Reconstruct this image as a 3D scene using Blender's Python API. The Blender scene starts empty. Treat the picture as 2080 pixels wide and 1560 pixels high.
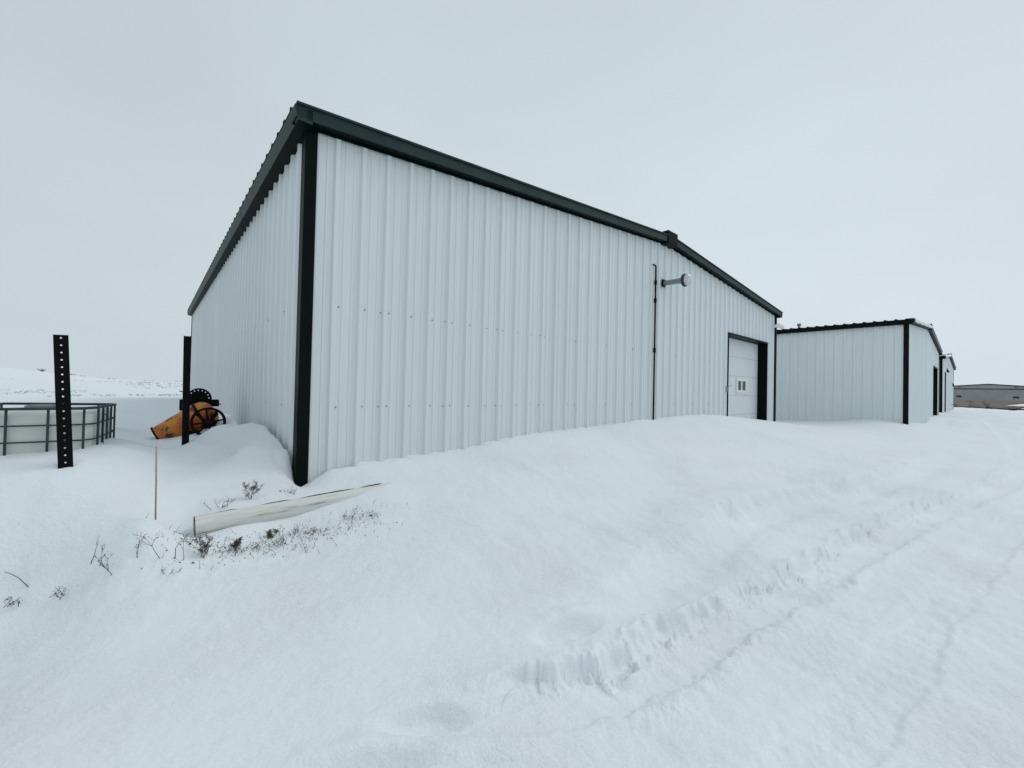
import bpy, bmesh, math, random
import numpy as np
from mathutils import Vector, Matrix, Euler

# ------------------------------------------------------------------ camera
S = bpy.context.scene
COL = S.collection
EYE = 1.5                                   # eye height above the snow under the photographer
FPX, PITCH, ROLL = 839.77, math.radians(0.823), math.radians(1.289)
cam_d = bpy.data.cameras.new("camera")
cam_d.sensor_width = 36.0
cam_d.lens = 36.0 * FPX / 2080.0
cam_d.clip_start, cam_d.clip_end = 0.05, 5000
cam = bpy.data.objects.new("camera", cam_d)
COL.objects.link(cam)
_f = Vector((0, math.cos(PITCH), math.sin(PITCH)))
_r0 = Vector((1, 0, 0)); _u0 = _r0.cross(_f)
_r = math.cos(ROLL) * _r0 + math.sin(ROLL) * _u0
_u = -math.sin(ROLL) * _r0 + math.cos(ROLL) * _u0
cam.matrix_world = Matrix(((_r.x, _u.x, -_f.x, 0), (_r.y, _u.y, -_f.y, 0), (_r.z, _u.z, -_f.z, EYE), (0, 0, 0, 1)))
S.camera = cam

# ------------------------------------------------------------------ sky and sun (overcast winter day)
SUN_EL, SUN_AZ = math.radians(50), math.radians(66)      # azimuth clockwise from +Y: to the photographer's right
w = bpy.data.worlds.new("World"); S.world = w; w.use_nodes = True
nt = w.node_tree; nt.nodes.clear()
out = nt.nodes.new("ShaderNodeOutputWorld"); bg = nt.nodes.new("ShaderNodeBackground")
sky = nt.nodes.new("ShaderNodeTexSky"); sky.sky_type = 'NISHITA'; sky.sun_disc = False
sky.sun_elevation = SUN_EL; sky.sun_rotation = SUN_AZ; sky.air_density = 1.0; sky.dust_density = 4.0
tc = nt.nodes.new("ShaderNodeTexCoord")
sep = nt.nodes.new("ShaderNodeSeparateXYZ"); nt.links.new(tc.outputs["Generated"], sep.inputs[0])
ramp = nt.nodes.new("ShaderNodeValToRGB")                 # cloud deck: paler towards the horizon
cr = ramp.color_ramp; cr.interpolation = 'B_SPLINE'
cr.elements[0].position = 0.0; cr.elements[0].color = (.665, .75, .80, 1)
cr.elements[1].position = 1.0; cr.elements[1].color = (.575, .65, .705, 1)
e = cr.elements.new(0.25); e.color = (.66, .74, .793, 1)
e = cr.elements.new(0.6); e.color = (.59, .67, .725, 1)
nt.links.new(sep.outputs["Z"], ramp.inputs[0])
mp = nt.nodes.new("ShaderNodeMapping"); mp.inputs["Scale"].default_value = (1, 1, 2.2)
nt.links.new(tc.outputs["Generated"], mp.inputs[0])
no = nt.nodes.new("ShaderNodeTexNoise"); no.inputs["Scale"].default_value = 1.6; no.inputs["Detail"].default_value = 3
nt.links.new(mp.outputs[0], no.inputs["Vector"])
mr = nt.nodes.new("ShaderNodeMapRange"); mr.inputs["From Min"].default_value = .3; mr.inputs["From Max"].default_value = .7
mr.inputs["To Min"].default_value = 9.6; mr.inputs["To Max"].default_value = 10.4
nt.links.new(no.outputs["Fac"], mr.inputs["Value"])
mr2 = nt.nodes.new("ShaderNodeMapRange"); mr2.interpolation_type = 'SMOOTHSTEP'
mr2.inputs["From Min"].default_value = -.85; mr2.inputs["From Max"].default_value = .15; mr2.inputs["To Min"].default_value = .88; mr2.inputs["To Max"].default_value = 1.01
nt.links.new(sep.outputs["X"], mr2.inputs["Value"])
mm2 = nt.nodes.new("ShaderNodeMath"); mm2.operation = 'MULTIPLY'; nt.links.new(mr.outputs[0], mm2.inputs[0]); nt.links.new(mr2.outputs[0], mm2.inputs[1]); mr = mm2
vm = nt.nodes.new("ShaderNodeVectorMath"); vm.operation = 'SCALE'
nt.links.new(ramp.outputs[0], vm.inputs[0]); nt.links.new(mr.outputs[0], vm.inputs["Scale"])
mx = nt.nodes.new("ShaderNodeMix"); mx.data_type = 'RGBA'; mx.inputs["Factor"].default_value = 0.985
nt.links.new(sky.outputs[0], mx.inputs["A"]); nt.links.new(vm.outputs[0], mx.inputs["B"])
nt.links.new(mx.outputs["Result"], bg.inputs["Color"]); bg.inputs["Strength"].default_value = 0.1
nt.links.new(bg.outputs[0], out.inputs[0])
sd = bpy.data.lights.new("sun", 'SUN'); sd.energy = 0.8; sd.angle = math.radians(30); sd.color = (1, .97, .93)
so = bpy.data.objects.new("sun", sd); COL.objects.link(so)
_sd = Vector((math.sin(SUN_AZ) * math.cos(SUN_EL), math.cos(SUN_AZ) * math.cos(SUN_EL), math.sin(SUN_EL)))
so.rotation_euler = _sd.to_track_quat('Z', 'Y').to_euler(); so.location = (0, 0, 30)
S.view_settings.view_transform = 'Standard'; S.view_settings.look = 'None'
S.view_settings.exposure = 0.0; S.view_settings.gamma = 1.0; S.view_settings.use_curve_mapping = False
S.cycles.max_bounces = 6; S.cycles.diffuse_bounces = 4

# ------------------------------------------------------------------ helpers
rnd = random.Random(7)
def tag(o, label=None, cat=None, group=None, kind=None):
    if label: o["label"] = label
    if cat: o["category"] = cat
    if group: o["group"] = group
    if kind: o["kind"] = kind
    return o
def empty(name, loc=(0, 0, 0), rz=0.0, scale=1.0):
    o = bpy.data.objects.new(name, None); COL.objects.link(o)
    o.empty_display_size = 0.2; o.location = loc; o.rotation_euler = (0, 0, rz); o.scale = (scale,) * 3
    return o
def link(name, me, parent=None, loc=None, kind=None):
    o = bpy.data.objects.new(name, me); COL.objects.link(o)
    if parent: o.parent = parent
    if loc is not None: o.location = loc
    if kind: o["kind"] = kind
    return o
class MB:
    """collects simple shapes; build() links them as one mesh object"""
    def __init__(s): s.v = []; s.f = []; s.sm = []
    def add(s, vs, fs, smooth=False):
        b = len(s.v); s.v += [tuple(q) for q in vs]; s.f += [tuple(b + i for i in t) for t in fs]; s.sm += [smooth] * len(fs); return s
    def box(s, a, b, M=None):
        x0, y0, z0 = a; x1, y1, z1 = b
        vs = [Vector(q) for q in ((x0,y0,z0),(x1,y0,z0),(x1,y1,z0),(x0,y1,z0),(x0,y0,z1),(x1,y0,z1),(x1,y1,z1),(x0,y1,z1))]
        if M: vs = [M @ q for q in vs]
        return s.add(vs, [(0,3,2,1),(4,5,6,7),(0,1,5,4),(1,2,6,5),(2,3,7,6),(3,0,4,7)])
    def tube(s, pts, r, n=8, cap=True):
        pts = [Vector(q) for q in pts]; k = len(pts)
        rs = r if isinstance(r, (list, tuple)) else [r] * k
        vs = []; up = None
        for i, p in enumerate(pts):
            t = (pts[min(i+1, k-1)] - pts[max(i-1, 0)]).normalized()
            if up is None: up = t.orthogonal().normalized()
            up = (up - t * up.dot(t))
            up = up.normalized() if up.length > 1e-6 else t.orthogonal().normalized()
            sd = t.cross(up)
            for j in range(n):
                a = 2 * math.pi * j / n
                vs.append(p + (up * math.cos(a) + sd * math.sin(a)) * rs[i])
        fs = [(i*n+j, i*n+(j+1) % n, (i+1)*n+(j+1) % n, (i+1)*n+j) for i in range(k-1) for j in range(n)]
        s.add(vs, fs, n > 5)
        if cap:
            b = len(s.v) - k*n
            s.f.append(tuple(b + j for j in range(n-1, -1, -1))); s.sm.append(False)
            s.f.append(tuple(b + (k-1)*n + j for j in range(n))); s.sm.append(False)
        return s
    def lathe(s, prof, M, n=28, smooth=True):
        """prof: (radius, height) pairs round local Z"""
        vs = []; k = len(prof)
        for r, z in prof:
            for j in range(n):
                a = 2*math.pi*j/n; vs.append(M @ Vector((r*math.cos(a), r*math.sin(a), z)))
        fs = [(i*n+j, i*n+(j+1) % n, (i+1)*n+(j+1) % n, (i+1)*n+j) for i in range(k-1) for j in range(n)]
        return s.add(vs, fs, smooth)
    def mesh(s, name, mat):
        me = bpy.data.meshes.new(name); me.from_pydata(s.v, [], s.f); me.update()
        me.polygons.foreach_set("use_smooth", s.sm)
        if mat: me.materials.append(mat)
        return me
    def build(s, name, mat, parent=None, loc=None, kind=None, bevel=0):
        o = link(name, s.mesh(name, mat), parent, loc, kind)
        if bevel:
            m = o.modifiers.new("bevel", 'BEVEL'); m.width = bevel; m.segments = 2; m.limit_method = 'ANGLE'
        return o
def axis_matrix(p, d):
    """frame at p whose local Z points along d"""
    q = Vector(d).normalized().to_track_quat('Z', 'Y')
    return Matrix.Translation(Vector(p)) @ q.to_matrix().to_4x4()

# ------------------------------------------------------------------ materials
def mat(name, color, rough=.6, metal=0.0, spec=.5):
    m = bpy.data.materials.new(name); m.use_nodes = True
    b = m.node_tree.nodes["Principled BSDF"]
    b.inputs["Base Color"].default_value = (*color, 1); b.inputs["Roughness"].default_value = rough
    b.inputs["Metallic"].default_value = metal; b.inputs["Specular IOR Level"].default_value = spec
    return m, m.node_tree, b
def noise(nt, scale, detail=4, rough=.55, vec=None, mscale=None):
    t = nt.nodes.new("ShaderNodeTexCoord")
    n = nt.nodes.new("ShaderNodeTexNoise"); n.inputs["Scale"].default_value = scale
    n.inputs["Detail"].default_value = detail; n.inputs["Roughness"].default_value = rough
    src = t.outputs[vec or "Object"]
    if mscale:
        q = nt.nodes.new("ShaderNodeMapping"); q.inputs["Scale"].default_value = mscale
        nt.links.new(src, q.inputs[0]); src = q.outputs[0]
    nt.links.new(src, n.inputs["Vector"])
    return n.outputs["Fac"]
def ramp2(nt, fac, stops):
    r = nt.nodes.new("ShaderNodeValToRGB"); el = r.color_ramp.elements
    while len(el) > 1: el.remove(el[-1])
    el[0].position = stops[0][0]; el[0].color = (*stops[0][1], 1)
    for p, c in stops[1:]:
        q = el.new(p); q.color = (*c, 1)
    nt.links.new(fac, r.inputs[0]); return r.outputs[0]
def mixc(nt, fac, a, b, mode='MIX'):
    m = nt.nodes.new("ShaderNodeMix"); m.data_type = 'RGBA'; m.blend_type = mode
    for k, v in (("Factor", fac), ("A", a), ("B", b)):
        if isinstance(v, (int, float)): m.inputs[k].default_value = v
        elif isinstance(v, tuple): m.inputs[k].default_value = (*v, 1)
        else: nt.links.new(v, m.inputs[k])
    return m.outputs["Result"]
def bump(nt, b, h, strength, dist):
    n = nt.nodes.new("ShaderNodeBump"); n.inputs["Strength"].default_value = strength; n.inputs["Distance"].default_value = dist
    nt.links.new(h, n.inputs["Height"]); nt.links.new(n.outputs[0], b.inputs["Normal"]); return n

def snow_material():
    m, nt, b = mat("snow", (.80, .835, .85), .8, spec=.12)
    big = noise(nt, .45, 3, vec="Object")
    c = ramp2(nt, big, [(.3, (.795, .842, .857)), (.7, (.82, .838, .863))])
    grain = noise(nt, 90, 3, .7)
    c = mixc(nt, .20, c, ramp2(nt, grain, [(.3, (.62, .66, .70)), (.62, (1, 1, 1))]), 'MULTIPLY')
    nt.links.new(c, b.inputs["Base Color"])
    fine = noise(nt, 55, 4, .7); mid = noise(nt, 9, 4, .6, mscale=(1, 1.7, 1))
    a = nt.nodes.new("ShaderNodeMath"); a.operation = 'MULTIPLY_ADD'; a.inputs[1].default_value = 2.0
    nt.links.new(mid, a.inputs[0]); nt.links.new(fine, a.inputs[2])
    pm = noise(nt, .9, 3, .6)                                   # crusted here, powdery there
    pr = nt.nodes.new("ShaderNodeMapRange"); pr.inputs["From Min"].default_value = .36; pr.inputs["From Max"].default_value = .66; pr.inputs["To Min"].default_value = .15; pr.inputs["To Max"].default_value = 1.0
    nt.links.new(pm, pr.inputs["Value"])
    am = nt.nodes.new("ShaderNodeMath"); am.operation = 'MULTIPLY'; nt.links.new(a.outputs[0], am.inputs[0]); nt.links.new(pr.outputs[0], am.inputs[1]); a = am
    bump(nt, b, a.outputs[0], .8, .014)
    return m
def wall_material(name, col, dirt=.5):
    m, nt, b = mat(name, col, .38, spec=.45)
    streak = noise(nt, 3.0, 5, .6, mscale=(6, 6, .25))
    c = mixc(nt, .10 * dirt * 2, col, ramp2(nt, streak, [(.35, (.70, .72, .72)), (.6, (1, 1, 1))]), 'MULTIPLY')
    oi = nt.nodes.new("ShaderNodeObjectInfo")
    c = mixc(nt, .5, c, ramp2(nt, oi.outputs["Random"], [(0, (.90, .91, .92)), (1, (1, 1, 1))]), 'MULTIPLY')
    spots = noise(nt, 38, 2)
    c = mixc(nt, .25 * dirt, c, ramp2(nt, spots, [(.24, (.5, .5, .48)), (.32, (1, 1, 1))]), 'MULTIPLY')
    nt.links.new(c, b.inputs["Base Color"])
    wav = noise(nt, 1.2, 2, mscale=(1, 1, .5)); bump(nt, b, wav, .6, .012)
    return m
def simple(name, col, rough=.5, metal=0, var=.3, scale=14, spec=.5):
    m, nt, b = mat(name, col, rough, metal, spec)
    n = noise(nt, scale, 4)
    d = tuple(x * (1 - var) for x in col); u = tuple(min(1, x * (1 + var)) for x in col)
    nt.links.new(ramp2(nt, n, [(.3, d), (.7, u)]), b.inputs["Base Color"])
    bump(nt, b, n, .12, .004)
    return m
SNOW = snow_material()
WALL = wall_material("white_painted_steel", (.70, .75, .75))
WALL_OLD = wall_material("weathered_white_steel", (.78, .83, .83), .9)
GREEN = simple("dark_green_trim", (.0022, .0060, .0055), .45, var=.25, scale=4, spec=.06)
RAKE = simple("lit_green_trim", (.015, .031, .029), .5, var=.25, scale=4, spec=.2)  # lit copy of the GREEN trim: brighter light on rakes and gutters put into the colour
ROOF = simple("dark_green_roof", (.022, .042, .040), .4, var=.25, scale=3)
BLACKTRIM = simple("black_green_trim", (.0025, .0035, .0035), .5, var=.2, spec=.12)
DOORW = simple("white_door_steel", (.70, .735, .745), .45, var=.03, scale=6)
WHITE = simple("white_plastic", (.76, .77, .76), .4, var=.04)
GASKET = simple("grey_gasket", (.50, .53, .54), .7)
BLACK = simple("black_steel", (.0025, .0025, .0026), .6, var=.3, spec=.10)
RUSTB = simple("rusty_black_iron", (.009, .0055, .004), .8, var=.6, scale=30, spec=.1)
GALV = simple("galvanised_steel", (.30, .32, .33), .45, .6, .2)
CAGE = simple("dull_cage_steel", (.040, .056, .068), .6, .2, .25, spec=.2)
SCREW = simple("screw_head", (.27, .29, .29), .5)
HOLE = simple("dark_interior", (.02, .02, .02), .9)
def glass_material():
    m, nt, b = mat("dark_glass", (.03, .04, .045), .08); return m
GLASS = glass_material()
def dome_material():
    m, nt, b = mat("frosted_lens", (.80, .80, .80), .30)
    b.inputs["Transmission Weight"].default_value = .25
    return m
LENS = dome_material()
def tote_material():
    m, nt, b = mat("milky_plastic", (.58, .61, .57), .45)
    n = noise(nt, 3.5, 4); c = ramp2(nt, n, [(.3, (.50, .54, .49)), (.7, (.64, .67, .62))])
    nt.links.new(c, b.inputs["Base Color"]); b.inputs["Subsurface Weight"].default_value = .0
    return m
TOTE = tote_material()
def drum_material():
    m, nt, b = mat("chipped_yellow_paint", (.6, .3, .02), .42)
    n1 = noise(nt, 2.6, 4); base = ramp2(nt, n1, [(.32, (.52, .21, .008)), (.43, (.46, .11, .006)), (.54, (.26, .030, .005))])
    n2 = noise(nt, 6.0, 5, .65)
    chips = ramp2(nt, n2, [(.575, (0, 0, 0)), (.60, (1, 1, 1))])
    c = mixc(nt, chips, base, (.02, .010, .006))
    nt.links.new(c, b.inputs["Base Color"]); bump(nt, b, n2, .2, .004)
    return m
DRUM = drum_material()
def log_material():
    m, nt, b = mat("peeling_white_paint", (.7, .68, .6), .7)
    n = noise(nt, 16, 6, .72, mscale=(1, 1, .10))
    c = ramp2(nt, n, [(.33, (.10, .085, .07)), (.38, (.38, .36, .32)), (.43, (.60, .59, .55)), (.60, (.69, .685, .655)), (.8, (.74, .74, .72))])
    nt.links.new(c, b.inputs["Base Color"]); bump(nt, b, n, .5, .006)
    return m
LOGM = log_material()
LOGEND = simple("grey_end_grain", (.24, .21, .17), .9, var=.5, scale=40)
WEED = simple("dry_brown_stem", (.10, .08, .065), .9, var=.5, scale=60)
SEED = simple("dry_reddish_seed_head", (.080, .054, .040), .9, var=.6, scale=80)
STAKE = simple("faded_orange_fibreglass", (.34, .22, .17), .5, var=.15)
BRUSH = simple("bare_brush", (.15, .15, .15), .9, var=.3)
SLOPE = simple("pale_slope_grass", (.34, .35, .36), .9, var=.3)
def apron_material():
    m, nt, b = mat("wet_brown_apron", (.16, .13, .10), .85)
    n = noise(nt, .08, 5, .6, vec="Object", mscale=(1, .35, 1))
    c = ramp2(nt, n, [(.32, (.045, .034, .023)), (.5, (.10, .075, .050)), (.68, (.15, .112, .078))])
    nt.links.new(c, b.inputs["Base Color"]); return m
APRON = apron_material()

# ------------------------------------------------------------------ snow field (heights are relative to the eye; EYE is added at the end)
#TERRAIN_BEGIN
YAW = math.radians(41.132)
D1 = np.array([math.cos(YAW), math.sin(YAW)]); D2 = np.array([-math.sin(YAW), math.cos(YAW)])
C1 = np.array([-2.2765, 4.4745])                         # near corner of the main building
def loc2w(lx, ly): return C1 + lx * D1 + ly * D2
def _hash(ix, iy, s):
    h = (ix.astype(np.int64) * 374761393 + iy.astype(np.int64) * 668265263 + s * 974711) & 0x7fffffff
    h = ((h ^ (h >> 13)) * 1274126177) & 0x7fffffff
    return ((h ^ (h >> 16)) & 0xffff) / 65535.0
def vnoise(x, y, s=0):
    ix = np.floor(x); iy = np.floor(y); fx = x - ix; fy = y - iy
    ix = ix.astype(np.int64); iy = iy.astype(np.int64)
    a = 2 * math.pi * _hash(ix, iy, s); b = 2 * math.pi * _hash(ix+1, iy, s); c = 2 * math.pi * _hash(ix, iy+1, s); d = 2 * math.pi * _hash(ix+1, iy+1, s)
    u = fx*fx*fx*(fx*(fx*6-15)+10); v = fy*fy*fy*(fy*(fy*6-15)+10)
    n00 = np.cos(a)*fx + np.sin(a)*fy; n10 = np.cos(b)*(fx-1) + np.sin(b)*fy
    n01 = np.cos(c)*fx + np.sin(c)*(fy-1); n11 = np.cos(d)*(fx-1) + np.sin(d)*(fy-1)
    return (n00*(1-u)+n10*u)*(1-v) + (n01*(1-u)+n11*u)*v
def fbm(x, y, o=4, s=0, g=.5):
    r = 0; a = 1
    for i in range(o):
        r = r + a * vnoise(x, y, s+i*17); x = x*2.03+3.1; y = y*2.03-1.7; a *= g
    return r
def smooth(a, b, x):
    t = np.clip((x-a)/(b-a), 0, 1); return t*t*(3-2*t)
CTRL = []
for lx, z in ((.0,-1.06),(.16,-.985),(.30,-.915),(.48,-.90),(.71,-.88),(1.09,-.865),(1.5,-.843),(2.12,-.81),(2.65,-.75),(3.7,-.68),(5.0,-.64),(6.69,-.57),(8.93,-.503),(10.05,-.527),(11.28,-.62),(12.5,-.70),(13.94,-.80),(15.2,-.96)):
    CTRL.append((*loc2w(lx, -.06), z))
CREST = ((-.26,5.2,-.70),(-.24,4.0,-.60),(-.200,2.99,-.555),(-.150,2.05,-.542),(-.120,1.53,-.541),(-.100,1.04,-.556),(-.085,.72,-.629),(-.075,.40,-.708),(-.070,.14,-.781))
for lx, ly, z in CREST: CTRL.append((*loc2w(lx, ly), z))
for lx, ly, z in CREST[2:]: CTRL.append((*loc2w(.35, ly+.2), z+.02))
for lx, ly, z in ((-.55,1.8,-.565),(-.50,1.15,-.63),(-.45,.55,-.745),(-.62,.70,-.765),(-.80,.45,-.83),(-.95,1.1,-.72),(-.35,.1,-.88),(-.25,-.2,-.99),(-.2,8,-.74),(-.2,12,-.68),(-.2,17,-.62),(3,8,-.8),(8,6,-.75),(12,10,-.9),(8,15,-.8),
                  (-.6,4.6,-.92),(-1.2,4.2,-.95),(-1.5,5.6,-.86)): CTRL.append((*loc2w(lx, ly), z))
CX2 = 19.777; CY2 = -2.966                                 # second building, in the main building's frame
for lx, ly, z in ((0,0,-.95),(0,.56,-.82),(0,1.0,-.79),(0,2.05,-.96),(0,3.06,-1.02),(0,4.2,-1.07),(1.3,-.03,-.92),(4,-.05,-1.12),(6.2,-.05,-1.27),(8,-.05,-1.16),(9.5,-.05,-1.02),(12,-.1,-1.06),(14.5,-.1,-1.0),(19,-.1,-.75),(22,0,-.74),(34,0,-.8),
                  (-2,2,-.98),(-2.5,0,-.98),(-1.2,.6,-.86),(8,8,-1.0)): CTRL.append((*loc2w(CX2+lx, CY2+ly), z))
CTRL += [(-3.44,3.25,-.705),(-3.75,3.62,-.64),(-4.15,3.35,-.65),(-4.45,4.5,-.625),(-4.0,2.9,-.74),(-5.2,3.4,-.66),(-6.5,6.5,-.62),(-9,8,-.72),(-12,4,-.8),
         (-2.67,3.1,-1.03),(-2.62,3.3,-1.25),(-2.70,3.45,-1.20),(-2.58,3.58,-1.085),(-2.28,3.87,-1.055),(-1.95,4.12,-1.045),(-1.60,4.40,-1.04),(-2.75,3.75,-1.03),(-2.45,3.95,-1.03),(-1.95,3.68,-1.25),(-1.3,4.2,-1.05),(-1.75,4.35,-1.05),(-2.05,4.33,-1.06),
         (-4.06,4.9,-.83),(-4.25,5.15,-.84),(-3.98,5.05,-.79),(-3.86,5.15,-.72),(-3.6,4.9,-.71),(-3.72,5.32,-.60),(-3.72,5.6,-.56),(-4.7,5.4,-.90),(-4.35,5.65,-.86),(-4.05,6.0,-.75),(-3.55,3.85,-.67),(-3.75,4.15,-.64),(-4.05,4.6,-.70),(-4.6,5.0,-.78),(-3.8,4.6,-.79),(-3.0,4.6,-.80),(-3.2,4.0,-.87),
         (-2.8,2.75,-1.33),(-3.3,2.7,-1.36),(-1.7,3.4,-1.31),(-.9,3.6,-1.28),(-1.9,1.55,-1.46),(-.9,2.3,-1.41),(0,2.35,-1.42),(0,1.5,-1.45),(0,0,-1.5),(1.5,.5,-1.5),(-1.5,.2,-1.5),(-3,0,-1.5),(3,0,-1.48),(-4,1.5,-1.4),(-6,0,-1.35),(-8,-3,-1.3),
         (.32,4.5,-1.1),(1.79,5.8,-1.05),(3.88,7.1,-1.0),(6.4,8.2,-1.1),(9.4,9.2,-1.2),(3.73,4.77,-1.38),(6.1,6.0,-1.36),(7.8,6.3,-1.38),(3.1,2.5,-1.45),(15.2,12.3,-1.25),(1.5,3.3,-1.40),(0,-5,-1.5),(8,-4,-1.45),(14,4,-1.4),(20,10,-1.3),(28,18,-1.15),(24,22,-1.1),(-12,-6,-1.3),(-14,10,-.8),(-10,18,-.7),(0,25,-.8),(15,30,-.9)]
_P = np.array(CTRL)
def _tps(P, lam=.00002):
    n = len(P); d = np.hypot(P[:,None,0]-P[None,:,0], P[:,None,1]-P[None,:,1])
    K = np.where(d > 1e-9, d**2*np.log(np.maximum(d, 1e-9)), 0) + lam*np.eye(n)
    Q = np.c_[np.ones(n), P[:,:2]]
    A = np.zeros((n+3, n+3)); A[:n,:n] = K; A[:n,n:] = Q; A[n:,:n] = Q.T
    return np.linalg.solve(A, np.r_[P[:,2], 0, 0, 0])
_W = _tps(_P)
def base_height(x, y):
    z = _W[-3] + _W[-2]*x + _W[-1]*y
    for i in range(len(_P)):
        r2 = (x-_P[i,0])**2 + (y-_P[i,1])**2 + 1e-12
        z = z + _W[i]*.5*r2*np.log(r2)
    R = np.hypot(x, y); az = np.degrees(np.arctan2(x, y))
    far = -.95 + .95*smooth(60, 190, R)*smooth(25, 45, az)
    # rise of the open fields and the low hill on the left
    left = smooth(-14, -40, az)
    far = far + left * (.55*smooth(22, 55, R) + .75*smooth(60, 170, R) + 2.6*smooth(-42, -54, az)*smooth(35, 150, R))
    far = far + smooth(-28, -40, az) * .45*np.exp(-((R-46)/11)**2)
    k = smooth(18, 42, R)
    return z*(1-k) + far*k
def polydist(x, y, pts):
    """signed distance to a polyline (positive on its right) and the 0..1 position along it"""
    pts = np.array(pts); L = np.r_[0, np.cumsum(np.hypot(*(pts[1:]-pts[:-1]).T))]
    best = np.full(x.shape, 1e9); sg = np.zeros(x.shape); tt = np.zeros(x.shape)
    for i in range(len(pts)-1):
        ax, ay = pts[i]; dx, dy = pts[i+1]-pts[i]; l2 = dx*dx+dy*dy
        t = np.clip(((x-ax)*dx+(y-ay)*dy)/l2, 0, 1)
        qx = x-ax-t*dx; qy = y-ay-t*dy; d = np.hypot(qx, qy)
        m = d < best
        best = np.where(m, d, best); sg = np.where(m, np.sign(qx*dy-qy*dx), sg); tt = np.where(m, (L[i]+t*math.sqrt(l2))/L[-1], tt)
    return best*sg, tt
FEATURES = {}
PA = [(-0.35,1.92),(-0.05,2.02),(0.25,2.11),(0.46,2.19),(0.67,2.30),(0.92,2.50),(1.22,2.68),(1.62,2.99),(1.94,3.16),(2.34,3.39),(2.84,3.78),(3.32,4.08),(4.37,4.77),(5.36,5.42),(6.38,6.00),(7.30,6.48),(8.94,7.51),(11.6,9.6),(16.5,14.0),(24,21)]
PB = [(0.40,1.78),(0.54,1.84),(0.73,1.92),(0.92,2.07),(1.12,2.21),(1.37,2.41),(1.78,2.69),(2.26,3.00),(3.05,3.53),(4.05,4.19),(6.0,5.4)]
PC = [(0.20,2.55),(0.35,2.72),(0.74,3.06),(1.07,3.41),(1.49,3.72),(2.02,4.26),(2.57,4.77),(3.15,5.15),(3.75,5.46),(4.49,5.79),(6.77,7.22),(9.5,9.2)]
PD = [(0.9,1.45),(1.21,1.67),(1.51,1.84),(1.77,2.01),(2.20,2.34),(2.51,2.53),(3.03,2.91),(4.03,3.58),(5.22,4.39),(6.26,5.10),(9,7.0)]
def _chaikin(p):
    p = np.array(p, float)
    for _ in range(2):
        a = .75*p[:-1]+.25*p[1:]; b = .25*p[:-1]+.75*p[1:]
        p = np.vstack([p[:1], np.stack([a, b], 1).reshape(-1, 2), p[-1:]])
    return p
def _masked(x, y, pts, reach, fn):
    pts = _chaikin(pts); pts_ = np.array(pts); z = np.zeros(np.shape(x))
    m = (x > pts_[:,0].min()-reach) & (x < pts_[:,0].max()+reach) & (y > pts_[:,1].min()-reach) & (y < pts_[:,1].max()+reach)
    if m.any():
        xm, ym = x[m], y[m]; s, t = polydist(xm, ym, pts); z[m] = fn(xm, ym, s, t)
    return z
def _rut(x, y, s, t):
    k0 = smooth(0, .022, t); far = 1-.7*smooth(.2, .5, t)
    s = s + .06*fbm(x*3.0, y*3.0, 3, 71) + .045*vnoise(x*8, y*8, 72) + .018*vnoise(x*21, y*21, 77)
    h = .074*k0*(1-.55*smooth(.25, .6, t))*(1+.9*vnoise(x*1.1, y*1.1, 73)+.5*vnoise(x*3.1, y*3.1, 83))
    s2 = s + .05*vnoise(x*2.3, y*2.3, 78) + .02*vnoise(x*14, y*14, 79)
    floor = (1-smooth(.27, .33, s2)*.55)*np.exp(-np.clip(s2-.33, 0, 9)**2/.18)     # packed wheel lane with its own far edge
    z = -h*.5*np.tanh(s/.026)*np.where(s < 0, np.exp(-(s/.55)**2), floor)
    z = z + h*.16*np.exp(-((s2-.36)/.05)**2)
    z = z + h*.25*np.exp(-((s+.045)/.035)**2)                    # crumbly lip
    u = x*.78+y*.62; v = -x*.62+y*.78                           # chunks are drawn out across the edge
    band = np.exp(-((s-.05)/.085)**2)*k0*far*smooth(-.45, .15, vnoise(x*1.7, y*1.7, 76))
    clod = np.clip(fbm(u*8+2*vnoise(x*5, y*5, 80), v*9, 4, 74, .62)-.08, 0, .5)
    z = z + band*(.10*clod + .028*np.abs(vnoise(u*19, v*17, 75)) - .006)
    return z
def _bank(x, y, s, t):
    s = s + .10*fbm(x*1.7, y*1.7, 3, 81)
    h = .130*smooth(0, .15, t)*(1-.6*smooth(.55, 1, t))*(.75+.8*vnoise(x*.9, y*.9, 82))
    s = s + .02*vnoise(x*9, y*9, 86)
    z = h*np.where(s < 0, np.exp(-(s/.40)**2), np.exp(-(s/.065)**2))
    z = z - .6*h*np.exp(-((s-.30)/.16)**2)
    cr = np.exp(-((s-.06)/.10)**2)*smooth(.1, .3, t)*(1-smooth(.75, 1, t))
    return z + cr*.040*fbm(x*11, y*11, 4, 84, .6)*smooth(-.1, .35, vnoise(x*1.9, y*1.9, 85)+.1)
def _ridge(x, y, s, t):
    s = s + .04*fbm(x*4, y*4, 2, 91)
    k = (.35+.65*smooth(-.15, .4, vnoise(x*1.4, y*1.4, 92)+.1))*smooth(0, .05, t)*(1-smooth(.7, 1, t))
    return .012*k*np.exp(-(s/.055)**2) - .008*smooth(0, .1, t)*(1-smooth(.7, 1, t))*np.exp(-((s+.16)/.12)**2) + k*np.exp(-(s/.10)**2)*.016*fbm(x*14, y*14, 4, 93, .6)
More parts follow.
